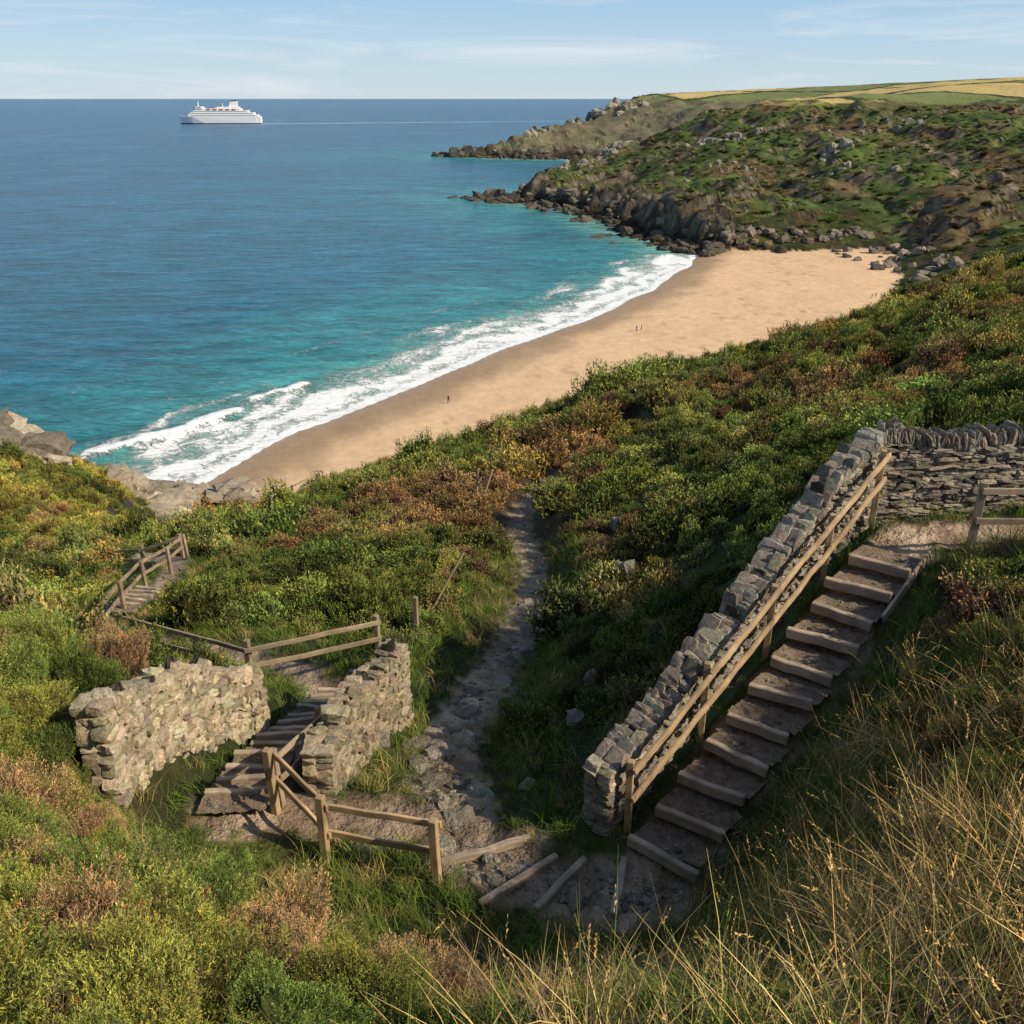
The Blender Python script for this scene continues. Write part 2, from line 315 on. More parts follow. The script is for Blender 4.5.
# ---------------------------------------------------------------- instancing
def scatter(name,pts,rot,scl,cols,protos,seed=0):
    coll=bpy.data.collections.new(name+'_library')
    for o in protos: coll.objects.link(o)
    me=bpy.data.meshes.new(name); k=len(pts)
    me.vertices.add(k); me.vertices.foreach_set('co',np.asarray(pts,np.float32).ravel())
    def A(nm,ty,val,f):
        a=me.attributes.new(nm,ty,'POINT'); a.data.foreach_set(f,np.asarray(val,np.float32).ravel())
    A('rot','FLOAT_VECTOR',rot,'vector'); A('scl','FLOAT_VECTOR',scl,'vector')
    A('icol','FLOAT_VECTOR',cols,'vector')
    a=me.attributes.new('idx','INT','POINT'); a.data.foreach_set('value',np.random.default_rng(seed).integers(0,len(protos),k).astype(np.int32))
    ob=bpy.data.objects.new(name,me); scene.collection.objects.link(ob)
    ng=bpy.data.node_groups.new(name+'_scatter','GeometryNodeTree')
    ng.interface.new_socket('Geometry',in_out='INPUT',socket_type='NodeSocketGeometry'); ng.interface.new_socket('Geometry',in_out='OUTPUT',socket_type='NodeSocketGeometry')
    N=ng.nodes; gi=N.new('NodeGroupInput'); go=N.new('NodeGroupOutput'); ip=N.new('GeometryNodeInstanceOnPoints'); ci=N.new('GeometryNodeCollectionInfo')
    ci.inputs['Collection'].default_value=coll; ci.inputs['Separate Children'].default_value=True; ci.inputs['Reset Children'].default_value=True
    def na(nm,ty):
        q=N.new('GeometryNodeInputNamedAttribute'); q.data_type=ty; q.inputs['Name'].default_value=nm
        return [s for s in q.outputs if s.enabled and s.name=='Attribute'][0]
    L=ng.links; L.new(gi.outputs[0],ip.inputs['Points']); L.new(ci.outputs[0],ip.inputs['Instance']); ip.inputs['Pick Instance'].default_value=True
    L.new(na('idx','INT'),ip.inputs['Instance Index']); L.new(na('rot','FLOAT_VECTOR'),ip.inputs['Rotation']); L.new(na('scl','FLOAT_VECTOR'),ip.inputs['Scale'])
    L.new(ip.outputs[0],go.inputs[0])
    md=ob.modifiers.new('scatter','NODES'); md.node_group=ng
    return ob
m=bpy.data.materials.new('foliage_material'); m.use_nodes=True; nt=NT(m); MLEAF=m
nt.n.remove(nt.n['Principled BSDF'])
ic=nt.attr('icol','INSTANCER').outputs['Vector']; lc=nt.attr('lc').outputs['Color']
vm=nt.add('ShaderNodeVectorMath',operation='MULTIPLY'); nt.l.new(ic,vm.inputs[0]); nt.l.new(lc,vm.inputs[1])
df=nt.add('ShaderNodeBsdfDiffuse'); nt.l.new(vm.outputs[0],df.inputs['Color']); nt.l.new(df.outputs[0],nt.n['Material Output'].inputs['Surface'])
def unit(v): return v/np.linalg.norm(v,axis=-1,keepdims=True)
def bush(name,nspr,nleaf,L,Wd,seed,hs=.7,spr=.38,nl=9,core=.78):
    g=np.random.default_rng(seed)
    d=unit(g.normal(size=(nspr,3))); d[:,2]=np.where(d[:,2]<-.1,-d[:,2],d[:,2])
    lob=unit(g.normal(size=(nl,3))); lob[:,2]=np.abs(lob[:,2]); la=g.uniform(.3,.75,nl)
    def rad(dd):
        q=np.clip(dd@lob.T,0,1)**10*la; return .58+q.max(1)
    base=d*rad(d)[:,None]*np.array([1,1,hs])
    ax=unit(d+np.array([0,0,.7])+g.normal(size=(nspr,3))*.38)
    ln=spr*g.uniform(.5,1.4,nspr)
    s=np.tile(np.linspace(0,1,nleaf),(nspr,1))+g.uniform(-.05,.05,(nspr,nleaf))
    c=base[:,None]-ax[:,None]*(ln[:,None,None]*.75)+ax[:,None]*(s[...,None]*ln[:,None,None])
    dirs=unit(ax[:,None]*.9+unit(g.normal(size=(nspr,nleaf,3)))*.85)
    side=unit(np.cross(dirs,g.normal(size=(nspr,nleaf,3))))
    l=L*g.uniform(.7,1.3,(nspr,nleaf,1))*(1.15-.4*s[...,None]); w=Wd*g.uniform(.7,1.3,(nspr,nleaf,1))
    v=np.stack([c-side*w,c+side*w,c+dirs*l*.6+side*w*.8,c+dirs*l],2).reshape(-1,3)
    f=np.arange(len(v)).reshape(-1,4)
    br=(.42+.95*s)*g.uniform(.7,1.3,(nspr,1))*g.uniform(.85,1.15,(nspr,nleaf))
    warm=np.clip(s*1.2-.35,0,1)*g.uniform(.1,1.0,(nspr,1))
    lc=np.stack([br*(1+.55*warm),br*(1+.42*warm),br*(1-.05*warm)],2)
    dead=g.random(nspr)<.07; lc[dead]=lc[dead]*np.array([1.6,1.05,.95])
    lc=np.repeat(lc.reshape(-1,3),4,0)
    u=np.linspace(0,2*np.pi,14,endpoint=False); ph=np.linspace(-.2,np.pi/2,7)
    U,PH=np.meshgrid(u,ph); cd=np.stack([np.cos(U)*np.cos(PH),np.sin(U)*np.cos(PH),np.sin(PH)],2).reshape(-1,3)
    cv=cd*rad(cd)[:,None]*np.array([1,1,hs])*core
    cf=[]
    for i in range(6):
        for j in range(14): cf.append((i*14+j,i*14+(j+1)%14,(i+1)*14+(j+1)%14,(i+1)*14+j))
    nv=len(v); V=np.concatenate([v,cv]); Fc=np.concatenate([f,np.array(cf)+nv])
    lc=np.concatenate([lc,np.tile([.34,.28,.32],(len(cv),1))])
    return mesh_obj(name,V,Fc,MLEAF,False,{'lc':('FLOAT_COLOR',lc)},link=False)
def grass(name,nb,H,W0,spread,seed,lean=.5,heads=0):
    g=np.random.default_rng(seed); V=[];Fq=[];C=[]
    for i in range(nb):
        b=np.array([*g.normal(0,spread,2),0]); h=H*g.uniform(.5,1.15); an=g.uniform(0,6.28); ld=np.array([math.cos(an),math.sin(an),0])*lean*h*g.uniform(.2,1.3)
        pa=g.uniform(0,6.28); pw=np.array([math.cos(pa),math.sin(pa),0]); hd=i<heads
        ns=5; k0=len(V); br=g.uniform(.65,1.3); hue=g.uniform(-.1,.2)
        for j in range(ns):
            t=j/(ns-1); c=b+np.array([0,0,h*(t-.12*lean*t*t)])+ld*t*t
            w=W0*(1-t**1.5*.92)*(.45 if hd else 1)
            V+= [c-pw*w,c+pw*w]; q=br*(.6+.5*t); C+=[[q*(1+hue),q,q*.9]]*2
        for j in range(ns-1): a=k0+2*j; Fq.append((a,a+1,a+3,a+2))
        if hd:
            tip=V[-1]; dr=unit((ld*2+np.array([0,0,h*.7])).reshape(1,3))[0]
            for q in range(12):
                c=tip-dr*(q*.012*H/.6); o=unit(g.normal(size=(1,3)))[0]*.008*H/.6*(1+q*.08); k=len(V); s2=dr*.013*H/.6
                V+=[c,c+o*.6+s2*.5,c+o+s2*1.6,c+s2]; C+=[[1.0*br,.88*br,.72*br]]*4; Fq.append((k,k+1,k+2,k+3))
    return mesh_obj(name,np.array(V),np.array(Fq),MLEAF,False,{'lc':('FLOAT_COLOR',np.array(C))},link=False)
def twig(name,seed,nst=9,H=.55):
    g=np.random.default_rng(seed); V=[];Fq=[];C=[]
    def seg(a,b,w0,w1):
        d=unit((b-a)[None])[0]; r=unit(np.cross(d,g.normal(size=3))[None])[0]; r2=np.cross(d,r); k=len(V)
        for (p,w) in ((a,w0),(b,w1)):
            for an in (0,2.09,4.19): V.append(p+(r*math.cos(an)+r2*math.sin(an))*w); C.append([1,1,1])
        for j in range(3): Fq.append((k+j,k+(j+1)%3,k+3+(j+1)%3,k+3+j))
    for i in range(nst):
        p=np.array([*g.normal(0,.08,2),0.]); d=unit(np.array([[*g.normal(0,.45,2),1.]]))[0]; w=.006
        for j in range(6):
            q=p+d*H/6*g.uniform(.7,1.3); seg(p,q,w,w*.8)
            if j>1:
                for _ in range(2):
                    dd=unit((d+g.normal(0,.6,3))[None])[0]; e=q+dd*H*.2*g.uniform(.4,1); seg(q,e,w*.5,w*.25); e2=e+unit((dd+g.normal(0,.5,3))[None])[0]*H*.1; seg(e,e2,w*.3,w*.15)
            p=q; d=unit((d+g.normal(0,.22,3))[None])[0]; w*=.8
    return mesh_obj(name,np.array(V),np.array(Fq),MLEAF,False,{'lc':('FLOAT_COLOR',np.array(C,float))},link=False)
def grid_pts(x0,x1,y0,y1,sp,g,amax=40,rmin=0,rmax=1e9,j=.7):
    gx,gy=np.meshgrid(np.arange(x0,x1,sp),np.arange(y0,y1,sp)); gx=gx.ravel()+g.uniform(-j,j,gx.size)*sp; gy=gy.ravel()+g.uniform(-j,j,gy.size)*sp
    r=np.hypot(gx,gy); k=(np.abs(np.degrees(np.arctan2(gx,gy+3)))<amax)&(r>rmin)&(r<rmax); return gx[k],gy[k]
def cdist(x,y): return np.minimum.reduce([corr(x,y,k)[0]-CORR[k][1] for k in range(3)])
g=np.random.default_rng(11)
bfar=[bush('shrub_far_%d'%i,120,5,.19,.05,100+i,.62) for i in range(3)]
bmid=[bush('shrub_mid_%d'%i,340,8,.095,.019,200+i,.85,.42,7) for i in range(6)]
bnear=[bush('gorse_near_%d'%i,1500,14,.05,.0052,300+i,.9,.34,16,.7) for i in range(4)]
TW=[twig('twig_%d'%i,700+i) for i in range(4)]
def place(name,gx,gy,protos,s,sink,cols,hs=1.0,tilt=.12,seed=0):
    h=height(gx,gy); k=len(gx)
    sc=np.stack([s,s*g.uniform(.8,1.2,k),s*hs*g.uniform(.65,1.4,k)],1)
    rot=np.stack([g.normal(0,tilt,k),g.normal(0,tilt,k),g.uniform(0,6.28,k)],1)
    return scatter(name,np.stack([gx,gy,h-sink*s],1),rot,sc,cols,protos,seed)
def vcol(gx,gy,bright=1.0,far=False,jj=2.0):
    k=len(gx); c=vegcol(gx+g.normal(0,jj,k),gy+g.normal(0,jj,k),np.zeros(k),np.full(k,1.0 if far else 0.0))
    return c*g.uniform(.5,1.5,(k,1))*bright*g.uniform(.9,1.1,(k,3))
gx,gy=grid_pts(-110,110,18,150,1.35,g,40,34,140)
h,sd_,bm_,sa_,fm_=height(gx,gy,True); cd=cdist(gx,gy)
k=(sa_<.5)&(sd_>7)&(cd>1.15)&(h>5)
gx,gy=gx[k],gy[k]; s=g.uniform(.5,.95,len(gx))*(1+.55*fbm(gx/6,gy/6,2,61))*np.where(g.random(len(gx))<.14,1.7,1)*1.25
ex=np.array([(8.5,76,2.9),(10.5,77,2.6),(12.5,78.5,2.6),(6.5,75,2.0),(15,80,2.2),(17,81,1.9),(40,93,2.8),(43,94,2.6),(37,92,2.2),(58,101,3),(62,103,2.6),(2.5,56,2.0),(-.5,55,1.9),(4.5,61,2.2),(-2.5,57,1.8),(6,64,2.0)])
gx=np.concatenate([gx,ex[:,0]]);gy=np.concatenate([gy,ex[:,1]]);s=np.concatenate([s,ex[:,2]])
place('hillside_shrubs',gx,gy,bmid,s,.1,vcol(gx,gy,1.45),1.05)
gx,gy=grid_pts(-32,32,9,36,.8,g,44,13,34.5)
cd=cdist(gx,gy); wd=wdist(gx,gy); k=(cd>.74+.4*(gy>14))&(wd>.65)
k&=~((gx>2.0)&(gy<15)&(gx-gy*.62<3.2)&(cd<1.1))
k&=~((np.abs(gx+5.8)<3.0)&(gy>14.6)&(gy<16.6)&(g.random(len(gx))<.7))
gx,gy=gx[k],gy[k]; s=g.uniform(.3,.62,len(gx))*(1+.5*fbm(gx/3,gy/3,2,62))*np.where(g.random(len(gx))<.13,1.7,1)*1.15
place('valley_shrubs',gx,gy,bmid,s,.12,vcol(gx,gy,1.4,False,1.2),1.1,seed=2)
print('bush',time.time()-T0)
gx,gy=grid_pts(20,520,300,900,4.4,g,34,300,1000)
h,sd_,bm_,sa_,fm_=height(gx,gy,True); e=2.0; sl=np.hypot(height(gx+e,gy)-h,height(gx,gy+e)-h)/e
k=(sa_<.5)&(sd_>12)&(sl<1.0)&(h>7)&((h<55)|(gy<640))&(g.random(len(gx))<.8)
gx,gy=gx[k],gy[k]
place('headland_shrubs',gx,gy,bfar,g.uniform(1.0,3.0,len(gx)),.25,vcol(gx,gy,1.3,True,4),.6,seed=3)
# ---------- foreground + banks
G1=[grass('grass_green_%d'%i,34,.34,.006,.10,400+i,.8) for i in range(4)]
G2=[grass('grass_long_%d'%i,26,.50,.0045,.10,420+i,.85,4) for i in range(4)]
G3=[grass('grass_stalk_%d'%i,5,.72,.0026,.07,440+i,.5,4) for i in range(3)]
GRN=np.array([.14,.22,.045]);STRW=np.array([.62,.46,.22])
def gcol(gx,gy,dry):
    nn=sstep(-.4,.45,fbm(gx/.8,gy/.8,3,71)+dry+g.normal(0,.2,len(gx))); c=LL(nn,np.tile(GRN,(len(gx),1)),STRW)
    return c*g.uniform(.6,1.35,(len(gx),1))
gx,gy=grid_pts(-14,14,6,36,.24,g,44,7,34); cd=cdist(gx,gy); wd=wdist(gx,gy)
k=(cd>-.14)&(cd<1.5+.4*fbm(gx,gy,2,72))&(wd>.3)|((cd>-.06)&(wd>.3)&(gy<16)&(gx>1.5)&(cd<3))
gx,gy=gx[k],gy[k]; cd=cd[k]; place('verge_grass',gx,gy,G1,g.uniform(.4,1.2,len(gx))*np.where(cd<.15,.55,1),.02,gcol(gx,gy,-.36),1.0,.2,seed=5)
def tall(gx,gy): return np.where((gx>-1.3)&(gx<2.0)&(gy>3.0),.5,np.where(gx<-.2,.62,1.0))
gx,gy=grid_pts(-8,9,1.9,9.0,.19,g,44,2.0,9.5); cd=cdist(gx,gy); wd=wdist(gx,gy); k=(cd>.02)&(wd>.3)&~((gx<-.8)&(gy<4.6)&(g.random(len(gx))<.5))
gx,gy=gx[k],gy[k]
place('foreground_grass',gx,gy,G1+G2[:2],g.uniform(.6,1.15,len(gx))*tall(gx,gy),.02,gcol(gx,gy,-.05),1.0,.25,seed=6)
gx,gy=grid_pts(-4,8.5,2.2,10.5,.2,g,44,2.2,13); cd=cdist(gx,gy); pr=np.where(gy<5.6,np.where(gx>.2,.95,.16),np.where((gx>2.6)&(cd>.9),.4,0)); kk=g.random(len(gx))<pr; gx,gy=gx[kk],gy[kk]
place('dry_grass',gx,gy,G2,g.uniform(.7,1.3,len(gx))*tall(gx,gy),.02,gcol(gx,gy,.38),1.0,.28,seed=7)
gx,gy=grid_pts(-4,8.5,2.4,10.2,.38,g,46,2.4,13); kk=(g.random(len(gx))<np.where(gx>1.2,.85,.3))&((gy<4.6)|(gx>2.6))&(cdist(gx,gy)>.8); gx,gy=gx[kk],gy[kk]
place('seed_head_grass',gx,gy,G3,g.uniform(.6,1.15,len(gx))*np.maximum(tall(gx,gy),.7),.0,np.tile(STRW*1.0,(len(gx),1))*g.uniform(.8,1.2,(len(gx),1)),1.0,.2,seed=8)
GB=[(-5.0,6.6,.6),(-5.9,7.4,.65),(-6.6,8.6,.75),(-7.3,9.6,.75),(-6.3,7.0,.75),(-7.2,11.2,.8),(-8.2,10.6,.9),(-6.5,12.2,.6),(-8.4,12.6,.9),(-6.5,9.6,.55),(-5.4,5.4,.6),(-9.3,11.5,1),(-6.3,10.8,.55),(-7.0,8.0,.8),(-7.6,8.9,.8),
 (-5.7,8.6,.42),(-5.4,7.9,.5),(-5.1,8.3,.34),(-6.1,9.2,.5),(-4.8,7.6,.4),(-4.3,7.0,.4),(-5.6,6.6,.6),(-3.9,5.2,.5),(-4.6,5.9,.5),(-4.4,4.4,.6),(-3.2,5.3,.42),(-2.3,5.0,.38),(-1.4,4.8,.3),(-4.9,5.2,.6),(-6.9,10.1,.6),(-7.5,10.6,.6),
 (-2.3,4.2,.58),(-1.75,4.15,.48),(-2.8,4.3,.58),(-3.3,4.5,.6),(-3.8,4.7,.55),(-1.2,4.05,.38),(-.75,3.9,.32),(-.4,3.7,.26),
 (3.6,4.9,.3),(4.6,6.6,.42),(5.4,7.4,.45),(6.2,8.4,.5),(6.9,9.4,.55),(7.6,10.4,.6),(6.2,9.4,.45),(7.4,11.6,.55),(5.1,8.6,.4),(8.4,12.0,.55),(8.3,9.2,.7),(7.4,8.0,.6),(6.3,6.8,.55),(5.6,9.9,.4),(6.4,11.0,.42),(7.0,12.2,.42),(4.3,7.6,.32),(4.9,7.6,.4),(5.6,8.3,.45),(6.6,10.2,.5),(7.9,12.4,.4),(5.0,9.4,.28),(7.0,7.3,.6),(8.9,10.6,.7)]
gx,gy=grid_pts(-4.4,.2,2.0,4.4,.42,g,50,2.0,6,.4)
for a_,b_ in zip(gx,gy):
    if a_<-.6 or (b_<3.3 and g.random()<.5): GB.append((a_,b_,g.uniform(.2,.46)*(1.15 if a_<-1.5 else .8)))
for q in [(.4,2.9,.26),(1.0,2.6,.26),(1.9,3.0,.24),(.9,3.5,.18),(1.6,2.4,.26)]: GB.append(q)
GB=np.array(GB); k=len(GB)
gc=np.array([[.11,.16,.042],[.20,.215,.055],[.15,.185,.048],[.26,.18,.10]])[g.choice(4,k,p=[.38,.26,.24,.12])]
for i in range(k):
    if GB[i,0]>3.5: gc[i]=[[.08,.10,.035],[.12,.145,.04],[.16,.12,.06]][i%3]
    if -1.5<GB[i,0]<.1 and GB[i,1]>3.3 and i%3: gc[i]=[.28,.20,.115]
hz=height(GB[:,0],GB[:,1]); s=GB[:,2]
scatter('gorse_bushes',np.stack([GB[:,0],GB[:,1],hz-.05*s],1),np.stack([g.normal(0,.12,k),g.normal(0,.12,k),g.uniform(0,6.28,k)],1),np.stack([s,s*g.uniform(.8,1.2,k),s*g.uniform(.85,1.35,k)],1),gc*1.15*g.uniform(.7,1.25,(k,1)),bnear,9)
gx,gy=grid_pts(-6,8,2.3,10,.5,g,46,2.3,11); kk=(g.random(len(gx))<.45)&(cdist(gx,gy)>.9)&((gy<4.6)|(np.abs(gx-.3)>2.6)); gx,gy=gx[kk],gy[kk]
place('dead_twigs',gx,gy,TW,g.uniform(.6,1.2,len(gx))*np.maximum(tall(gx,gy),.65),0,np.tile([.30,.21,.14],(len(gx),1))*g.uniform(.6,1.4,(len(gx),1)),1,.3,seed=10)
print('grass',time.time()-T0)
# ---------------------------------------------------------------- stones
def cube_grid(nc=4):
    vs={};fs=[]
    def vid(p):
        key=tuple(np.round(p,5)); 
        if key not in vs: vs[key]=len(vs)
        return vs[key]
    t=np.linspace(-1,1,nc)
    for ax in range(3):
        for sg in (-1,1):
            for i in range(nc-1):
                for j in range(nc-1):
                    q=[]
                    for (a,b) in ((i,j),(i+1,j),(i+1,j+1),(i,j+1)):
                        p=np.zeros(3); p[ax]=sg; p[(ax+1)%3]=t[a]; p[(ax+2)%3]=t[b]; q.append(vid(p))
                    fs.append(q if sg>0 else q[::-1])
    return np.array(list(vs.keys())),np.array(fs)
SV,SF=cube_grid(4)
class Stones:
    def __init__(s): s.V=[];s.F=[];s.C=[];s.n=0
    def add(s,c,ex,ey,ez,size,tint,g,rnd=.3,jit=.06):
        p=SV.copy(); sp=p/np.linalg.norm(p,axis=1,keepdims=True)*1.25; p=p*(1-rnd)+sp*rnd
        p[:,0]*=1+g.normal(0,.12)*p[:,2]+g.normal(0,.12)*p[:,1]; p[:,2]*=1+g.normal(0,.16)*p[:,0]; p[:,1]*=1+g.normal(0,.12)*p[:,0]
        p[:,0]+=g.normal(0,.14)*p[:,2]
        p+=g.normal(0,jit,p.shape)
        p=p*np.array(size)/2
        v=np.array(c)+p[:,:1]*ex+p[:,1:2]*ey+p[:,2:]*ez
        s.V.append(v); s.F.append(SF+s.n); s.n+=len(v); s.C.append(np.tile(tint,(len(v),1)))
    def obj(s,name,mat,parent=None): return mesh_obj(name,np.concatenate(s.V),np.concatenate(s.F),mat,False,{'sc':('FLOAT_COLOR',np.concatenate(s.C))},parent=parent)
def stone_mat(name):
    m,nt,p=newmat(name,.9,.2)
    pos=nt.add('ShaderNodeNewGeometry').outputs['Position']; c=nt.attr('sc').outputs['Color']
    n1=nt.noise(14,6,.7,pos); n2=nt.noise(45,4,.7,pos); n3=nt.noise(5,4,.6,pos)
    k=nt.scale(c,nt.math('MULTIPLY',nt.mapr(n1,.25,.75,.55,1.45),nt.mapr(n2,.3,.7,.75,1.25)))
    k=nt.mix(nt.mapr(n3,.58,.7,0,.6),k,(.32,.27,.13)); k=nt.mix(nt.mapr(nt.noise(8,5,.7,pos,.5),.58,.68,0,.6),k,(.07,.06,.045))
    nt.l.new(k,p.inputs['Base Color']); nt.l.new(nt.bump(nt.math('ADD',n1,nt.math('MULTIPLY',n2,.4)),.9,.035),p.inputs['Normal']); return m
MST=stone_mat('stone_material')
def build_wall(name,pts,thick,ch,lr,tilt,crest,tintf,g,double=False):
    pts=np.array(pts,float); seg=np.hypot(np.diff(pts[:,0]),np.diff(pts[:,1])); S=np.concatenate([[0],np.cumsum(seg)]); Lg=S[-1]
    def at(s):
        q=[np.interp(s,S,pts[:,i]) for i in range(4)]
        q[3]+=.05*math.sin(s*3.1+pts[0,0])+.035*math.sin(s*7.7)
        a=np.array([np.interp(min(s+.15,Lg),S,pts[:,0])-np.interp(max(s-.15,0),S,pts[:,0]),np.interp(min(s+.15,Lg),S,pts[:,1])-np.interp(max(s-.15,0),S,pts[:,1])]); a/=np.hypot(*a)
        return q,np.array([a[0],a[1],0.]),np.array([-a[1],a[0],0.])
    st=Stones()
    for side in (-1,1):
        z=0.0; Hm=max(pts[:,3]-pts[:,2])
        while z<Hm:
            c=ch*g.uniform(.7,1.4); s=g.uniform(-.1,.1)
            while s<Lg:
                l=g.uniform(*lr); q,e,nn=at(min(max(s+l/2,0),Lg)); hh=q[3]-q[2]-.14
                slope=math.atan2(at(min(s+l,Lg))[0][2]-at(max(s,0))[0][2],l) if 0<s<Lg-l else 0
                if z+c*.5<hh:
                    an=slope*.8+tilt+g.normal(0,.1); ex=e*math.cos(an)+np.array([0,0,math.sin(an)]); ez=-e*math.sin(an)+np.array([0,0,math.cos(an)])
                    w=thick*.55*g.uniform(.85,1.1); cz=c*g.uniform(.7,1.2)
                    cc=np.array([q[0],q[1],q[2]+z+c/2+g.normal(0,.015)])+nn*side*(thick/2-w/2+g.uniform(-.04,.055))+e*(s+l/2-min(max(s+l/2,0),Lg))
                    st.add(cc,ex,nn,ez,(l*.97,w,cz),tintf(g),g,.3,.075)
                s+=l
            z+=c*.93
    for s0,sg in ((0,-1),(Lg,1)):
        q,e,nn=at(s0); z=0
        while z<q[3]-q[2]-.1:
            c=ch*g.uniform(.8,1.5); 
            for o in (-.25,.25): st.add(np.array([q[0],q[1],q[2]+z+c/2])+e*sg*g.uniform(0,.06)+nn*o*thick,e,nn,np.array([0,0,1.]),(.3,thick*.52,c),tintf(g),g)
            z+=c*.95
    s=0
    while s<Lg:
        l=g.uniform(*crest[0]); hh=g.uniform(*crest[1]); q,e,nn=at(s+l/2)
        an=crest[2]+g.normal(0,.2); ex=e*math.cos(an)+np.array([0,0,math.sin(an)]); ez=-e*math.sin(an)+np.array([0,0,math.cos(an)])
        nn2=nn+e*g.normal(0,.18)
        if double and g.random()<.75:
            f1=g.uniform(.35,.65)
            for (o,wd_) in ((-(1-f1)/2,f1),((f1)/2,1-f1)):
                st.add(np.array([q[0],q[1],q[3]-.18+hh/2+g.normal(0,.03)])+nn*o*thick*1.05,ex,nn2,ez,(l,thick*wd_,hh*g.uniform(.75,1.1)),tintf(g),g,.35,.09)
        else: st.add(np.array([q[0],q[1],q[3]-.18+hh/2])+nn*g.normal(0,.05),ex,nn2,ez,(l*1.0,thick*g.uniform(.6,1.1),hh),tintf(g),g,.35,.09)
        s+=l*.95
    for s in np.arange(0.1,Lg,.22):
        q,e,nn=at(s); hh=q[3]-q[2]-.12; st.add((q[0],q[1],q[2]+hh/2),e,nn,np.array([0,0,1.]),(.3,thick*.5,hh),np.array([.05,.045,.035]),g,.1,.02)
    return st.obj(name,MST)
def t_grey(g): 
    b=g.uniform(.12,.34)*(1.3 if g.random()<.1 else 1); return np.array([b*1.16,b,b*.78])*g.uniform(.94,1.06,3)
def t_warm(g):
    b=g.uniform(.22,.50); return np.array([b*1.2,b,b*.68])*g.uniform(.94,1.06,3)
gs=np.random.default_rng(5)
build_wall('stone_wall',WALLS[0][1],.46,.08,(.10,.32),-.35,((.04,.10),(.16,.32),-.65),t_grey,gs,True)
build_wall('stone_wall',WALLS[1][1],.45,.09,(.14,.42),0,((.04,.09),(.2,.34),.12),t_grey,gs,True)
build_wall('stone_wall',WALLS[2][1],.42,.14,(.09,.30),0,((.10,.26),(.12,.24),0),t_warm,gs,True)
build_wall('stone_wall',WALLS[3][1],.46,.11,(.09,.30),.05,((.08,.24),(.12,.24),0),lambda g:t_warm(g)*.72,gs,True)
print('walls',time.time()-T0)
m,nt,p=newmat('rock_material',.9,.2)
pos=nt.add('ShaderNodeNewGeometry').outputs['Position']; ic=nt.attr('icol','INSTANCER').outputs['Vector']
nt.l.new(nt.scale(ic,nt.math('MULTIPLY',nt.mapr(nt.noise(1.2,6,.75,pos),.3,.7,.5,1.4),nt.mapr(nt.noise(20,4,.7,pos),.3,.7,.75,1.25))),p.inputs['Base Color'])
nt.l.new(nt.bump(nt.noise(2.5,6,.75,pos),1,.4),p.inputs['Normal']); MRK=m
def rockproto(name,seed,rnd=.5,jit=.09):
    g=np.random.default_rng(seed); s=Stones(); s.add((0,0,0),np.array([1.,0,0]),np.array([0,1.,0]),np.array([0,0,1.]),(1,1,1),np.array([1,1,1.]),g,rnd,jit)
    return mesh_obj(name,np.concatenate(s.V),np.concatenate(s.F),MRK,False,link=False)
RP=[rockproto('rock_%d'%i,500+i,.5,.12) for i in range(7)]
pp=np.array(PATH); S=np.concatenate([[0],np.cumsum(np.hypot(np.diff(pp[:,0]),np.diff(pp[:,1])))])
k=3000; s=S[-1]*g.random(k)**1.6; cx=np.interp(s,S,pp[:,0])+g.normal(0,.36,k); cy=np.interp(s,S,pp[:,1])+g.normal(0,.15,k)
sz=.018+.08*g.random(k)**4; sz=np.where(g.random(k)<.025,g.uniform(.1,.22,k),sz)
big=np.array([(-1.3,12.9,.42),(-1.0,13.5,.36),(-1.5,13.9,.30),(-.7,12.1,.28),(-1.3,11.6,.34),(-.5,10.9,.26),(-.9,15.1,.34),(-.2,16.9,.34),(-.9,16.3,.3),(.35,21,.34),(.5,24,.38),(.8,27.5,.34),(.3,11.2,.3),(-1.9,13.2,.4),(.4,19.5,.34),(-.1,18.2,.3),(-1.6,12.3,.3),(-.8,10.3,.3),(-1.0,9.7,.26),(1.1,23,.3),(1.2,29.5,.35),(.1,15.3,.28)])
cx=np.concatenate([cx,big[:,0]]);cy=np.concatenate([cy,big[:,1]]);sz=np.concatenate([sz,big[:,2]]); k=len(cx)
b=g.uniform(.17,.44,k); c3=np.stack([b*1.14,b,b*.78],1)
scatter('path_stones',np.stack([cx,cy,height(cx,cy)-.045],1),np.stack([g.normal(0,.2,k),g.normal(0,.2,k),g.uniform(0,6.28,k)],1),np.stack([sz*1.3,sz,sz*.5],1),c3,RP,12)
L=[]
for (cx0,cy0,sp,nn,s0,s1) in [(-50,126,3.2,26,1.5,5),(-43,123,2.5,14,1,3),(-56,127,3.5,18,2,5),(-62,126,3.5,14,2,5),(-65,107,2.2,14,2.5,5.5),(-45,110,3,14,2,5.5),(-48,115,3,14,2,5.5),(-42,104,2,8,1.5,4),(-60,106,3,4,1.5,3)]:
    for i in range(nn): L.append((cx0+g.normal(0,sp),cy0+g.normal(0,sp*.7),g.uniform(s0,s1)))
SHs=SH[13:24]
for i in range(len(SHs)-1):
    a,b_=SHs[i],SHs[i+1]; ln=np.hypot(*(b_-a))
    for q in range(int(ln/1.4)):
        t=g.random(); L.append((a[0]+t*(b_[0]-a[0])+g.normal(0,10),a[1]+t*(b_[1]-a[1])+g.normal(0,10),g.uniform(1.5,5.5)))
for i in range(90): L.append((g.uniform(74,150),g.normal(395,4),g.uniform(1,4.5)))
for i in range(60): L.append((g.uniform(132,162),g.uniform(295,378),g.uniform(1,4)))
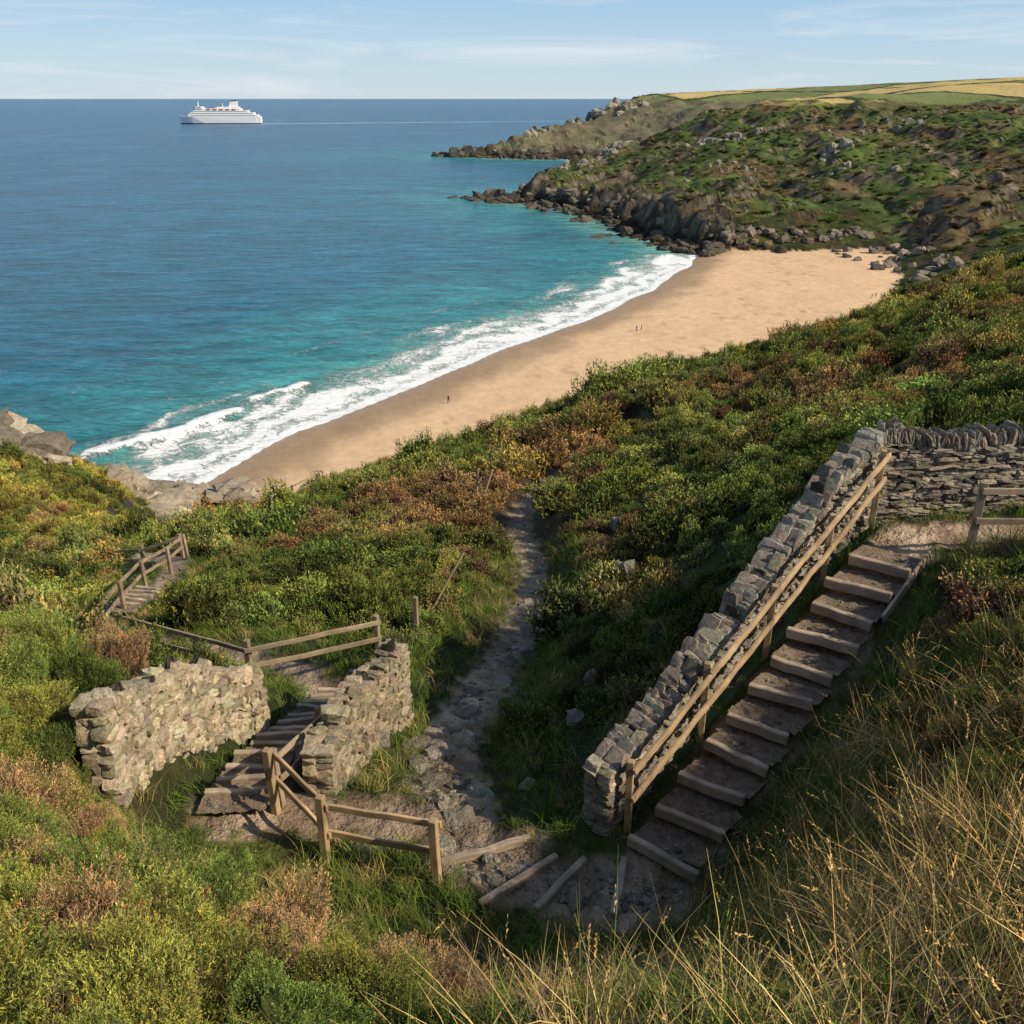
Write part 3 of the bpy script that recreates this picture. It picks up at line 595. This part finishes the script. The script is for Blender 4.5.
for (qx,qy,s0) in [(-12,618,9),(-24,612,7),(0,600,10),(22,560,7),(34,535,7),(-34,622,5),(-60,1080,14),(-78,1085,11),(-40,1070,14),(42,500,5)]:
    for i in range(5): L.append((qx+g.normal(0,4),qy+g.normal(0,4),s0*g.uniform(.5,1.2)))
L=np.array(L); hh=np.maximum(height(L[:,0],L[:,1]),-1.0); k=len(L); kk=(hh<9)|(L[:,1]<130); L=L[kk];hh=hh[kk];k=len(L)
b=g.uniform(.05,.14,k)*np.where(hh>4,1.6,1)*np.where(L[:,1]<135,2.5,1)*np.where((L[:,0]>130)&(L[:,1]<390),1.6,1); sz=L[:,2]
scatter('coastal_rocks',np.stack([L[:,0],L[:,1],hh+.05*sz],1),g.uniform(-.5,.5,(k,3))+np.stack([np.zeros(k),np.zeros(k),g.uniform(0,6.28,k)],1),np.stack([sz*1.3,sz,sz*g.uniform(.4,.95,k)],1),np.stack([b*1.18,b,b*.75],1),RP,13)
L=[]
for (qx,qy,sp,nn,s0,s1) in [(75,672,6,24,3,8),(60,645,6,12,3,6),(128,640,7,14,3,6),(150,640,6,8,2,6),(186,556,6,18,3,6.5),(200,575,5,8,2,5),(170,480,12,8,2,4.5),(20,1130,14,10,6,13),(120,1220,20,14,6,14),(150,1200,20,10,6,11),(60,1170,20,10,6,11),(40,630,6,8,3,6),(120,560,14,10,2,5),(230,600,20,12,2,6)]:
    for i in range(nn): L.append((qx+g.normal(0,sp),qy+g.normal(0,sp*.7),g.uniform(s0,s1)))
L=np.array(L); k=len(L); hh=height(L[:,0],L[:,1]); b=g.uniform(.18,.38,k); sz=L[:,2]
scatter('granite_outcrops',np.stack([L[:,0],L[:,1],hh-.02*sz],1),g.uniform(-.4,.4,(k,3))+np.stack([np.zeros(k),np.zeros(k),g.uniform(0,6.28,k)],1),np.stack([sz*.8,sz*.8,sz*g.uniform(.6,1.1,k)],1),np.stack([b*1.12,b,b*.78],1),RP,14)
L=np.array([(3.3,22.5,.55),(3.1,23.3,.4),(1.6,14.9,.25),(1.2,13.3,.3),(4.2,31,.6),(-2.4,13.0,.3)]);k=len(L);hh=height(L[:,0],L[:,1])
scatter('hillside_boulders',np.stack([L[:,0],L[:,1],hh+.2*L[:,2]],1),g.uniform(-.4,.4,(k,3)),np.stack([L[:,2],L[:,2],L[:,2]*1.3],1),np.tile([.3,.28,.22],(k,1)),RP,15)
# ---------------------------------------------------------------- timber
def wood_mat(name,c1,c2):
    m,nt,p=newmat(name,.8,.2); a=nt.attr('loc').outputs['Vector']
    mp=nt.add('ShaderNodeMapping'); nt.l.new(a,mp.inputs['Vector']); mp.inputs['Scale'].default_value=(1.6,30,30)
    n1=nt.noise(1.5,5,.65,mp.outputs[0],.3); n2=nt.noise(3,4,.6,a); n3=nt.noise(.9,2,.5,a)
    k=nt.mix(n1,c1,c2); k=nt.scale(k,nt.math('MULTIPLY',nt.mapr(n2,.3,.7,.65,1.3),nt.mapr(n3,.3,.7,.75,1.25)))
    nt.l.new(k,p.inputs['Base Color']); nt.l.new(nt.bump(n1,.6,.006),p.inputs['Normal']); return m
MW=wood_mat('weathered_timber',(.16,.12,.08),(.46,.36,.24)); MW2=wood_mat('fresh_timber',(.26,.18,.10),(.60,.43,.25)); MW3=wood_mat('step_timber',(.21,.165,.125),(.47,.38,.28))
class Timber:
    def __init__(s): s.V=[];s.F=[];s.L=[];s.n=0;s.g=np.random.default_rng(9)
    def beam(s,a,b,w,h,up=(0,0,1),seg=4,jit=.004):
        a=np.array(a,float);b=np.array(b,float);d=b-a;ln=np.linalg.norm(d);d/=ln; up=np.array(up,float)
        if abs(d@up)>.95: up=np.array([.3,1,0.])
        r=unit(np.cross(d,up)[None])[0]; u=np.cross(r,d); o=s.g.uniform(0,50,3)
        for i in range(seg+1):
            t=i/seg; c=a+d*ln*t+(s.g.normal(0,jit,3) if 0<i<seg else 0)
            for (p,q) in ((-1,-1),(1,-1),(1,1),(-1,1)):
                s.V.append(c+r*p*w/2+u*q*h/2); s.L.append(o+np.array([ln*t,p*w/2,q*h/2]))
        for i in range(seg):
            k=s.n+i*4
            for j in range(4): s.F.append((k+j,k+4+j,k+4+(j+1)%4,k+(j+1)%4))
        s.F.append((s.n,s.n+1,s.n+2,s.n+3)); e=s.n+seg*4; s.F.append((e+3,e+2,e+1,e)); s.n+=4*(seg+1)
    def obj(s,name,mat,bev=.008,parent=None):
        ob=mesh_obj(name,np.array(s.V),s.F,mat,False,{'loc':('FLOAT_VECTOR',np.array(s.L))},parent=parent)
        bm_=ob.modifiers.new('bev','BEVEL'); bm_.width=bev; bm_.segments=1; bm_.limit_method='ANGLE'; return ob
def gz(x,y): return float(height(np.array([x]),np.array([y]))[0])
def fence(name,pts,ph,rails,pw=.11,rw=.04,rh=.1,mat=MW,side=1):
    t=Timber(); P3=[]
    for i,(x,y,*z) in enumerate(pts):
        zb=z[0] if z else gz(x,y); P3.append(np.array([x,y,zb])); ln=t.g.normal(0,.03,2)
        t.beam((x,y,zb-.3),(x+ln[0],y+ln[1],zb+ph*t.g.uniform(.97,1.04)),pw,pw,seg=3)
    for i in range(len(P3)-1):
        a,b=P3[i],P3[i+1]; d=unit((b-a)[None])[0]; nn=np.array([-d[1],d[0],0]); nn/=np.hypot(*nn[:2]); o=nn*side*(pw/2+rw/2+.003)
        for rz in rails:
            t.beam(a+o-d*.06+[0,0,rz+t.g.normal(0,.015)],b+o+d*.06+[0,0,rz+t.g.normal(0,.02)],rw,rh,seg=5,jit=.008)
    return t.obj(name,mat)
N=5; a=np.array([1.66,9.62,50.5]); b=np.array([6.62,14.72,53.15]); pts=[]
for i in range(N): q=a+(b-a)*i/(N-1); pts.append(tuple(q))
fence('stair_handrail_fence',pts,1.22,(.62,1.15),.10,.05,.11,MW2,-1)
fence('wooden_fence',[(-1.01,8.8),(-2.62,9.25),(-3.55,10.2)],1.12,(.5,1.0),.11,.045,.11,MW2,-1)
fence('wooden_fence',[(-3.5,10.35),(-3.3,12.2),(-3.15,14.5)],1.0,(.5,.93),.10,.045,.10,MW,-1)
fence('wooden_fence',[(-3.1,17.4),(-5.8,16.3),(-9.3,18.0)],1.12,(.55,1.0),.12,.05,.11,MW,1)
fence('wooden_fence',[(-11.3,21.0),(-12.0,23.6),(-12.6,26.6),(-12.7,29),(-13,31.5)],1.05,(.5,.95),.12,.05,.12,MW,1)
fence('wooden_fence',[(-13.3,31.8),(-15.2,32.3),(-17.5,34)],1.05,(.5,.95),.13,.05,.12,MW,1)
fence('wooden_fence',[(-15.6,52.5,gz(-15.6,52.5)+.6),(-15,55.5,gz(-15,55.5)+.6),(-14,59,gz(-14,59)+.6)],1.2,(.6,1.1),.14,.06,.12,MW,1)
fence('wooden_fence',[(7.75,13.35,53.2),(10.2,13.1,53.3),(13,13.1,53.5)],1.1,(.45,1.0),.12,.045,.11,MW,-1)
t=Timber(); z=gz(-2.4,18.9); t.beam((-2.4,18.9,z-.2),(-2.38,18.9,z+1.05),.11,.11); t.obj('fence_post',MW)
t=Timber(); z=gz(-1.9,20.5); t.beam((-2.3,20.5,z-.1),(-1.3,21.3,z+1.5),.05,.05); t.obj('leaning_pole',MW)
t=Timber(); z=gz(-1.2,42)
t.beam((-1.7,41.5,z-.1),(-1.0,42,z+2.0),.1,.1); t.beam((-1.9,42.3,z-.1),(-1.75,42.3,z+1.9),.1,.1); t.beam((-1.9,42.3,z+.9),(-1.1,42,z+1.7),.06,.08); t.obj('trail_gate_post',MW)
MEARTH,nt,p=newmat('step_earth',.95,.1)
pos=nt.add('ShaderNodeNewGeometry').outputs['Position']; e1=nt.noise(7,6,.7,pos); e2=nt.noise(45,4,.7,pos)
nt.l.new(nt.scale(nt.mix(nt.mapr(e1,.3,.7,0,1),(.15,.11,.08),(.38,.30,.22)),nt.mapr(e2,.3,.7,.6,1.4)),p.inputs['Base Color']); nt.l.new(nt.bump(nt.math('ADD',e1,nt.math('MULTIPLY',e2,.6)),1,.07),p.inputs['Normal'])
SG=[]
def stairs(name,a,b,nst,wv,hw,strs=(-1,1),sr=(0,1)):
    par=bpy.data.objects.new(name,None); scene.collection.objects.link(par)
    a=np.array(a,float);b=np.array(b,float); wv=np.array([*wv,0.]);wv/=np.linalg.norm(wv); t=Timber(); V=[];Fq=[]
    gg=np.random.default_rng(2); rise=(b[2]-a[2])/nst
    for i in range(nst):
        c=a+(b-a)*i/nst; c[2]=a[2]+rise*(i+1); d=(b-a)/nst*np.array([1,1,0]); j=gg.normal(0,.02,2)
        w2=wv+np.array([*gg.normal(0,.04,2),0])
        e0=c-w2*hw*gg.uniform(.92,1.1)+[0,0,-.08+j[0]]; e1_=c+w2*hw*gg.uniform(.92,1.15)+[0,0,-.08+j[1]]
        t.beam(e0,e1_,.10,.18,jit=.012)
        k=len(V); nu,nv=14,8; dn=unit(d[None])[0]
        for iu in range(nu+1):
            for iv in range(nv+1):
                q=c-wv*hw*1.05+wv*2.1*hw*iu/nu+dn*.05+(d-dn*.03)*iv/nv; sag=-.03-.045*math.sin(math.pi*iu/nu)*math.sin(math.pi*min(iv/nv+.2,1))
                V.append(q+[0,0,sag+gg.normal(0,.013)])
        for iu in range(nu):
            for iv in range(nv): o=k+iu*(nv+1)+iv; Fq.append((o,o+nv+1,o+nv+2,o+1))
        for _ in range(34):
            q=c+wv*hw*gg.uniform(-1.05,1.05)+d*gg.uniform(.12,1); SG.append((q[0],q[1],c[2]-.055,.015+.055*gg.random()**3))
    t.obj('step_risers',MW3,.014,par); mesh_obj('step_treads',np.array(V),Fq,MEARTH,True,parent=par)
    if strs:
        t2=Timber()
        for sg in strs:
            o=wv*sg*(hw+.06); t2.beam(a+(b-a)*sr[0]+o+[0,0,.1],a+(b-a)*sr[1]+o+[0,0,.1],.05,.18,seg=6)
        t2.obj('stringers',MW3,.01,par)
    return par
stairs('timber_staircase',(2.05,9.02,50.42),(6.49,13.4,53.02),11,(.84,-.54),.49,(1,),(.76,1.0))
stairs('timber_staircase',(-3.8,16,48.05),(-4.15,11.3,50.1),10,(1,.07),.47,None)
stairs('timber_staircase',(-4.15,11.25,50.1),(-4.15,10.0,50.5),3,(1,.06),.48,None)
stairs('timber_staircase',(-12.2,26,44.9),(-12.05,23.4,45.75),5,(1,-.1),.5,None)
SG=np.array(SG); k=len(SG); b=g.uniform(.15,.4,k)
scatter('step_gravel',SG[:,:3],g.normal(0,.3,(k,3)),np.stack([SG[:,3]*1.3,SG[:,3],SG[:,3]*.6],1),np.stack([b*1.12,b,b*.8],1),RP,16)
t=Timber()
for (x0,y0,x1,y1) in [(-.43,8.4,.63,9.2),(.31,8.3,1.02,9.15),(1.32,8.2,1.56,9.15),(-1.0,9.25,.26,9.55)]:
    t.beam((x0,y0,gz(x0,y0)-.02),(x1,y1,gz(x1,y1)-.01),.10,.14,jit=.012)
t.obj('path_edging_timbers',MW3,.014)
# ---------------------------------------------------------------- people
def person(loc,head,shirt,pants,sc=1.0,stride=.18):
    V=[(0,0,.95),(0,0,1.15),(0,.01,1.38),(0,.01,1.5),(0,.02,1.58),(0,.03,1.7),
       (.10,0,.90),(.11,stride*.7,.5),(.11,stride,.09),(.12,stride+.16,.04),(-.10,0,.90),(-.11,-stride*.3,.5),(-.11,-stride,.10),(-.12,-stride+.14,.04),
       (.17,0,1.42),(.24,-.10,1.17),(.25,.0,.95),(.25,.04,.86),(-.17,0,1.42),(-.24,.08,1.16),(-.25,.17,.95),(-.25,.2,.87)]
    E=[(0,1),(1,2),(2,3),(3,4),(4,5),(0,6),(6,7),(7,8),(8,9),(0,10),(10,11),(11,12),(12,13),(2,14),(14,15),(15,16),(16,17),(2,18),(18,19),(19,20),(20,21)]
    Rr=[.14,.13,.15,.06,.085,.09,.095,.065,.045,.035,.095,.065,.045,.035,.065,.045,.034,.035,.065,.045,.034,.035]
    me=bpy.data.meshes.new('person'); me.from_pydata(V,E,[]); ob=bpy.data.objects.new('person',me); scene.collection.objects.link(ob)
    sm=ob.modifiers.new('skin','SKIN'); 
    if not me.skin_vertices: me.skin_vertices.new()
    for i,r in enumerate(Rr): me.skin_vertices[0].data[i].radius=(r,r*(.75 if i in(0,1,2) else 1)); 
    me.skin_vertices[0].data[0].use_root=True
    sb=ob.modifiers.new('sub','SUBSURF'); sb.levels=2; sb.render_levels=2
    m,nt,p=newmat('person_clothes',.8,.2); tc=nt.add('ShaderNodeTexCoord').outputs['Object']; sx=nt.add('ShaderNodeSeparateXYZ'); nt.l.new(tc,sx.inputs[0]); zz=sx.outputs['Z']
    k=nt.mix(nt.math('GREATER_THAN',zz,.97),pants,shirt); k=nt.mix(nt.math('GREATER_THAN',zz,1.5),k,(.45,.27,.18)); k=nt.mix(nt.math('GREATER_THAN',zz,1.67),k,(.05,.03,.02)); k=nt.mix(nt.math('LESS_THAN',zz,.07),k,(.03,.03,.03))
    nt.l.new(k,p.inputs['Base Color']); me.materials.append(m)
    ob.location=(*loc,gz(*loc)-.01); ob.rotation_euler=(0,0,head); ob.scale=(sc,)*3; return ob
person((-13.6,182.5),2.6,(.25,.05,.04),(.03,.03,.05),1.08)
person((34.8,246),1.2,(.03,.04,.07),(.03,.03,.04),1.08); person((36.3,247),1.5,(.05,.05,.05),(.02,.02,.03),1.0)
person((113,281),.4,(.3,.3,.32),(.04,.04,.07)); person((114.5,282),2,(.03,.03,.04),(.1,.08,.06)); person((116,280),-1,(.2,.05,.05),(.03,.03,.05),.9)
# ---------------------------------------------------------------- ferry
fp=bpy.data.objects.new('passenger_ferry',None); scene.collection.objects.link(fp); fp.location=(-750,2499,0); fp.rotation_euler=(0,0,math.radians(4))
def flat(name,c,r=.4):
    m,nt,p=newmat(name,r,.4); pos=nt.add('ShaderNodeTexCoord').outputs['Object']; nt.l.new(nt.mix(nt.mapr(nt.noise(.15,4,.6,pos),.3,.7,0,1),tuple(np.array(c)*.93),c),p.inputs['Base Color']); return m
MWH=flat('ferry_white_paint',(.85,.85,.86)); MDK=flat('ferry_windows',(.05,.07,.1),.2); MBL=flat('ferry_blue_paint',(.03,.08,.2)); MOR=flat('lifeboat_orange',(.7,.25,.08))
def loft(name,secs,mat):
    V=[];Fq=[];k=len(secs[0])
    for s_ in secs: V+=s_
    for i in range(len(secs)-1):
        for j in range(k): Fq.append((i*k+j,(i+1)*k+j,(i+1)*k+(j+1)%k,i*k+(j+1)%k))
    Fq.append(tuple(range(k))); Fq.append(tuple((len(secs)-1)*k+j for j in range(k))[::-1]); return mesh_obj(name,np.array(V),Fq,mat,False,parent=fp)
def hull(z0,z1,mat,name):
    secs=[]
    for xx,w0,w1,lift in [(-104,.1,1.2,3),(-98,1.5,5,1.5),(-86,5,10,.5),(-68,10,13.5,0),(-40,13,14,0),(60,13.5,14,0),(92,13,14,0),(103,11.5,13.5,.3)]:
        x0=xx+(4 if xx<-90 else 0); z1b=z1+lift if name=='hull' else z1
        secs.append([(x0,-w0,z0),(x0,w0,z0),(xx,w1,z1b),(xx,-w1,z1b)])
    return loft(name,secs,mat)
hull(-3,2.2,MBL,'boot_top'); hull(2.2,17,MWH,'hull')
def tier(name,x0,x1,w,z0,z1,mat=MWH,rake=3,raker=1):
    V=[(x0,-w*.75,z0),(x0+5,-w,z0),(x1,-w,z0),(x1,w,z0),(x0+5,w,z0),(x0,w*.75,z0)]; U=[(x0+rake,-w*.72,z1),(x0+5+rake,-w,z1),(x1-raker,-w,z1),(x1-raker,w,z1),(x0+5+rake,w,z1),(x0+rake,w*.72,z1)]
    Fq=[(0,1,2,3,4,5)[::-1],(6,7,8,9,10,11)]+[(i,(i+1)%6,6+(i+1)%6,6+i) for i in range(6)]; return mesh_obj(name,np.array(V+U),Fq,mat,False,parent=fp)
tier('deck_tier_1',-84,98,13.6,17,22); tier('deck_tier_2',-78,88,13.2,22,27); tier('deck_tier_3',-70,74,12.8,27,32); tier('deck_tier_4',-66,56,12,32,36); tier('bridge',-64,-40,14,36,40.5); tier('sun_deck_house',-10,52,9,36,40)
V=[(24,-5,40),(46,-5,40),(46,5,40),(24,5,40),(30,-4,52),(47,-4,53),(47,4,53),(30,4,52)]
def hexa(nm,V,mat): return mesh_obj(nm,np.array(V),[(3,2,1,0),(4,5,6,7),(0,1,5,4),(1,2,6,5),(2,3,7,6),(3,0,4,7)],mat,False,parent=fp)
hexa('funnel',V,MWH); hexa('funnel_top',[(30,-3.8,52),(47,-3.8,53),(47,3.8,53),(30,3.8,52),(31,-3.6,54.5),(47.4,-3.6,55.2),(47.4,3.6,55.2),(31,3.6,54.5)],MBL)
hexa('mast',[(-54,-.8,40.5),(-51,-.8,40.5),(-51,.8,40.5),(-54,.8,40.5),(-52,-.3,54),(-51,-.3,54),(-51,.3,54),(-52,.3,54)],MWH)
hexa('aft_mast',[(8,-.8,40),(10,-.8,40),(10,.8,40),(8,.8,40),(8.5,-.3,49),(9.5,-.3,49),(9.5,.3,49),(8.5,.3,49)],MWH)
for sy in (-1,1):
    for zz,x0,x1,w in [(19.3,-70,88,13.62),(24.2,-68,80,13.22),(29.3,-62,66,12.82)]:
        for xx in np.arange(x0,x1,5.2):
            hexa('window_%d_%d'%(zz,xx),[(xx,sy*w-.08,zz-.8),(xx+3.2,sy*w-.08,zz-.8),(xx+3.2,sy*w+.08,zz-.8),(xx,sy*w+.08,zz-.8),(xx,sy*w-.08,zz+.8),(xx+3.2,sy*w-.08,zz+.8),(xx+3.2,sy*w+.08,zz+.8),(xx,sy*w+.08,zz+.8)],MDK)
    for xx in (-30,-14,2,18,34): hexa('lifeboat_%d'%xx,[(xx+1,sy*12.9-.8,32.6),(xx+9,sy*12.9-.8,32.6),(xx+9,sy*12.9+.9,32.6),(xx+1,sy*12.9+.9,32.6),(xx,sy*12.9-1.3,35.2),(xx+10,sy*12.9-1.3,35.2),(xx+10,sy*12.9+1.3,35.2),(xx,sy*12.9+1.3,35.2)],MOR)
hexa('bridge_windows',[(-62.6,-13.9,38),(-45,-14.1,38),(-45,14.1,38),(-62.6,13.9,38),(-62,-13.9,39.4),(-45,-14.1,39.4),(-45,14.1,39.4),(-62,13.9,39.4)],MDK)
# ---------------------------------------------------------------- light, sky, camera
SE=math.radians(37); az=math.radians(112); sv=Vector((math.sin(az)*math.cos(SE),math.cos(az)*math.cos(SE),math.sin(SE)))
w=bpy.data.worlds.new('World'); scene.world=w; w.use_nodes=True; wt_=w.node_tree; bg=wt_.nodes['Background']
class _M: pass
mm=_M(); mm.node_tree=wt_; nt=NT(mm)
sk=nt.add('ShaderNodeTexSky'); sk.sky_type='NISHITA'; sk.sun_disc=False; sk.sun_elevation=SE; sk.sun_rotation=az; sk.altitude=60; sk.air_density=1.0; sk.dust_density=.5; sk.ozone_density=1.6
tcw=nt.add('ShaderNodeTexCoord').outputs['Generated']; sx=nt.add('ShaderNodeSeparateXYZ'); nt.l.new(tcw,sx.inputs[0]); zz=sx.outputs['Z']
low=nt.mix(nt.mapr(zz,0,.11,0,1),(4.8,5.9,6.5),(2.5,4.4,6.6))
c1=nt.mix(nt.mapr(zz,.08,.4,.85,0),sk.outputs[0],low)
mpw=nt.add('ShaderNodeMapping'); mpw.inputs['Scale'].default_value=(1.2,1.2,15); nt.l.new(tcw,mpw.inputs['Vector'])
cf=nt.mapr(nt.noise(2.4,6,.62,mpw.outputs[0],.9),.5,.74,0,.65)
c2=nt.mix(cf,c1,(6.4,6.8,7.1)); nt.l.new(c2,bg.inputs['Color']); bg.inputs['Strength'].default_value=.125
sl=bpy.data.lights.new('sun','SUN'); sl.energy=5.0; sl.angle=math.radians(.5); sl.color=(1,.86,.65); so=bpy.data.objects.new('sun',sl); scene.collection.objects.link(so); so.rotation_euler=(-sv).to_track_quat('-Z','Y').to_euler()
cam=bpy.data.cameras.new('camera'); cam.lens=31.2; cam.sensor_width=36; cam.clip_end=200000; cam.clip_start=.05; co=bpy.data.objects.new('camera',cam); scene.collection.objects.link(co); co.location=(0,0,60); co.rotation_euler=(math.radians(65),0,0); scene.camera=co
scene.view_settings.view_transform='Standard'; scene.view_settings.look='None'; scene.view_settings.exposure=0
print('done',time.time()-T0, 'cam ground',gz(0,.5))
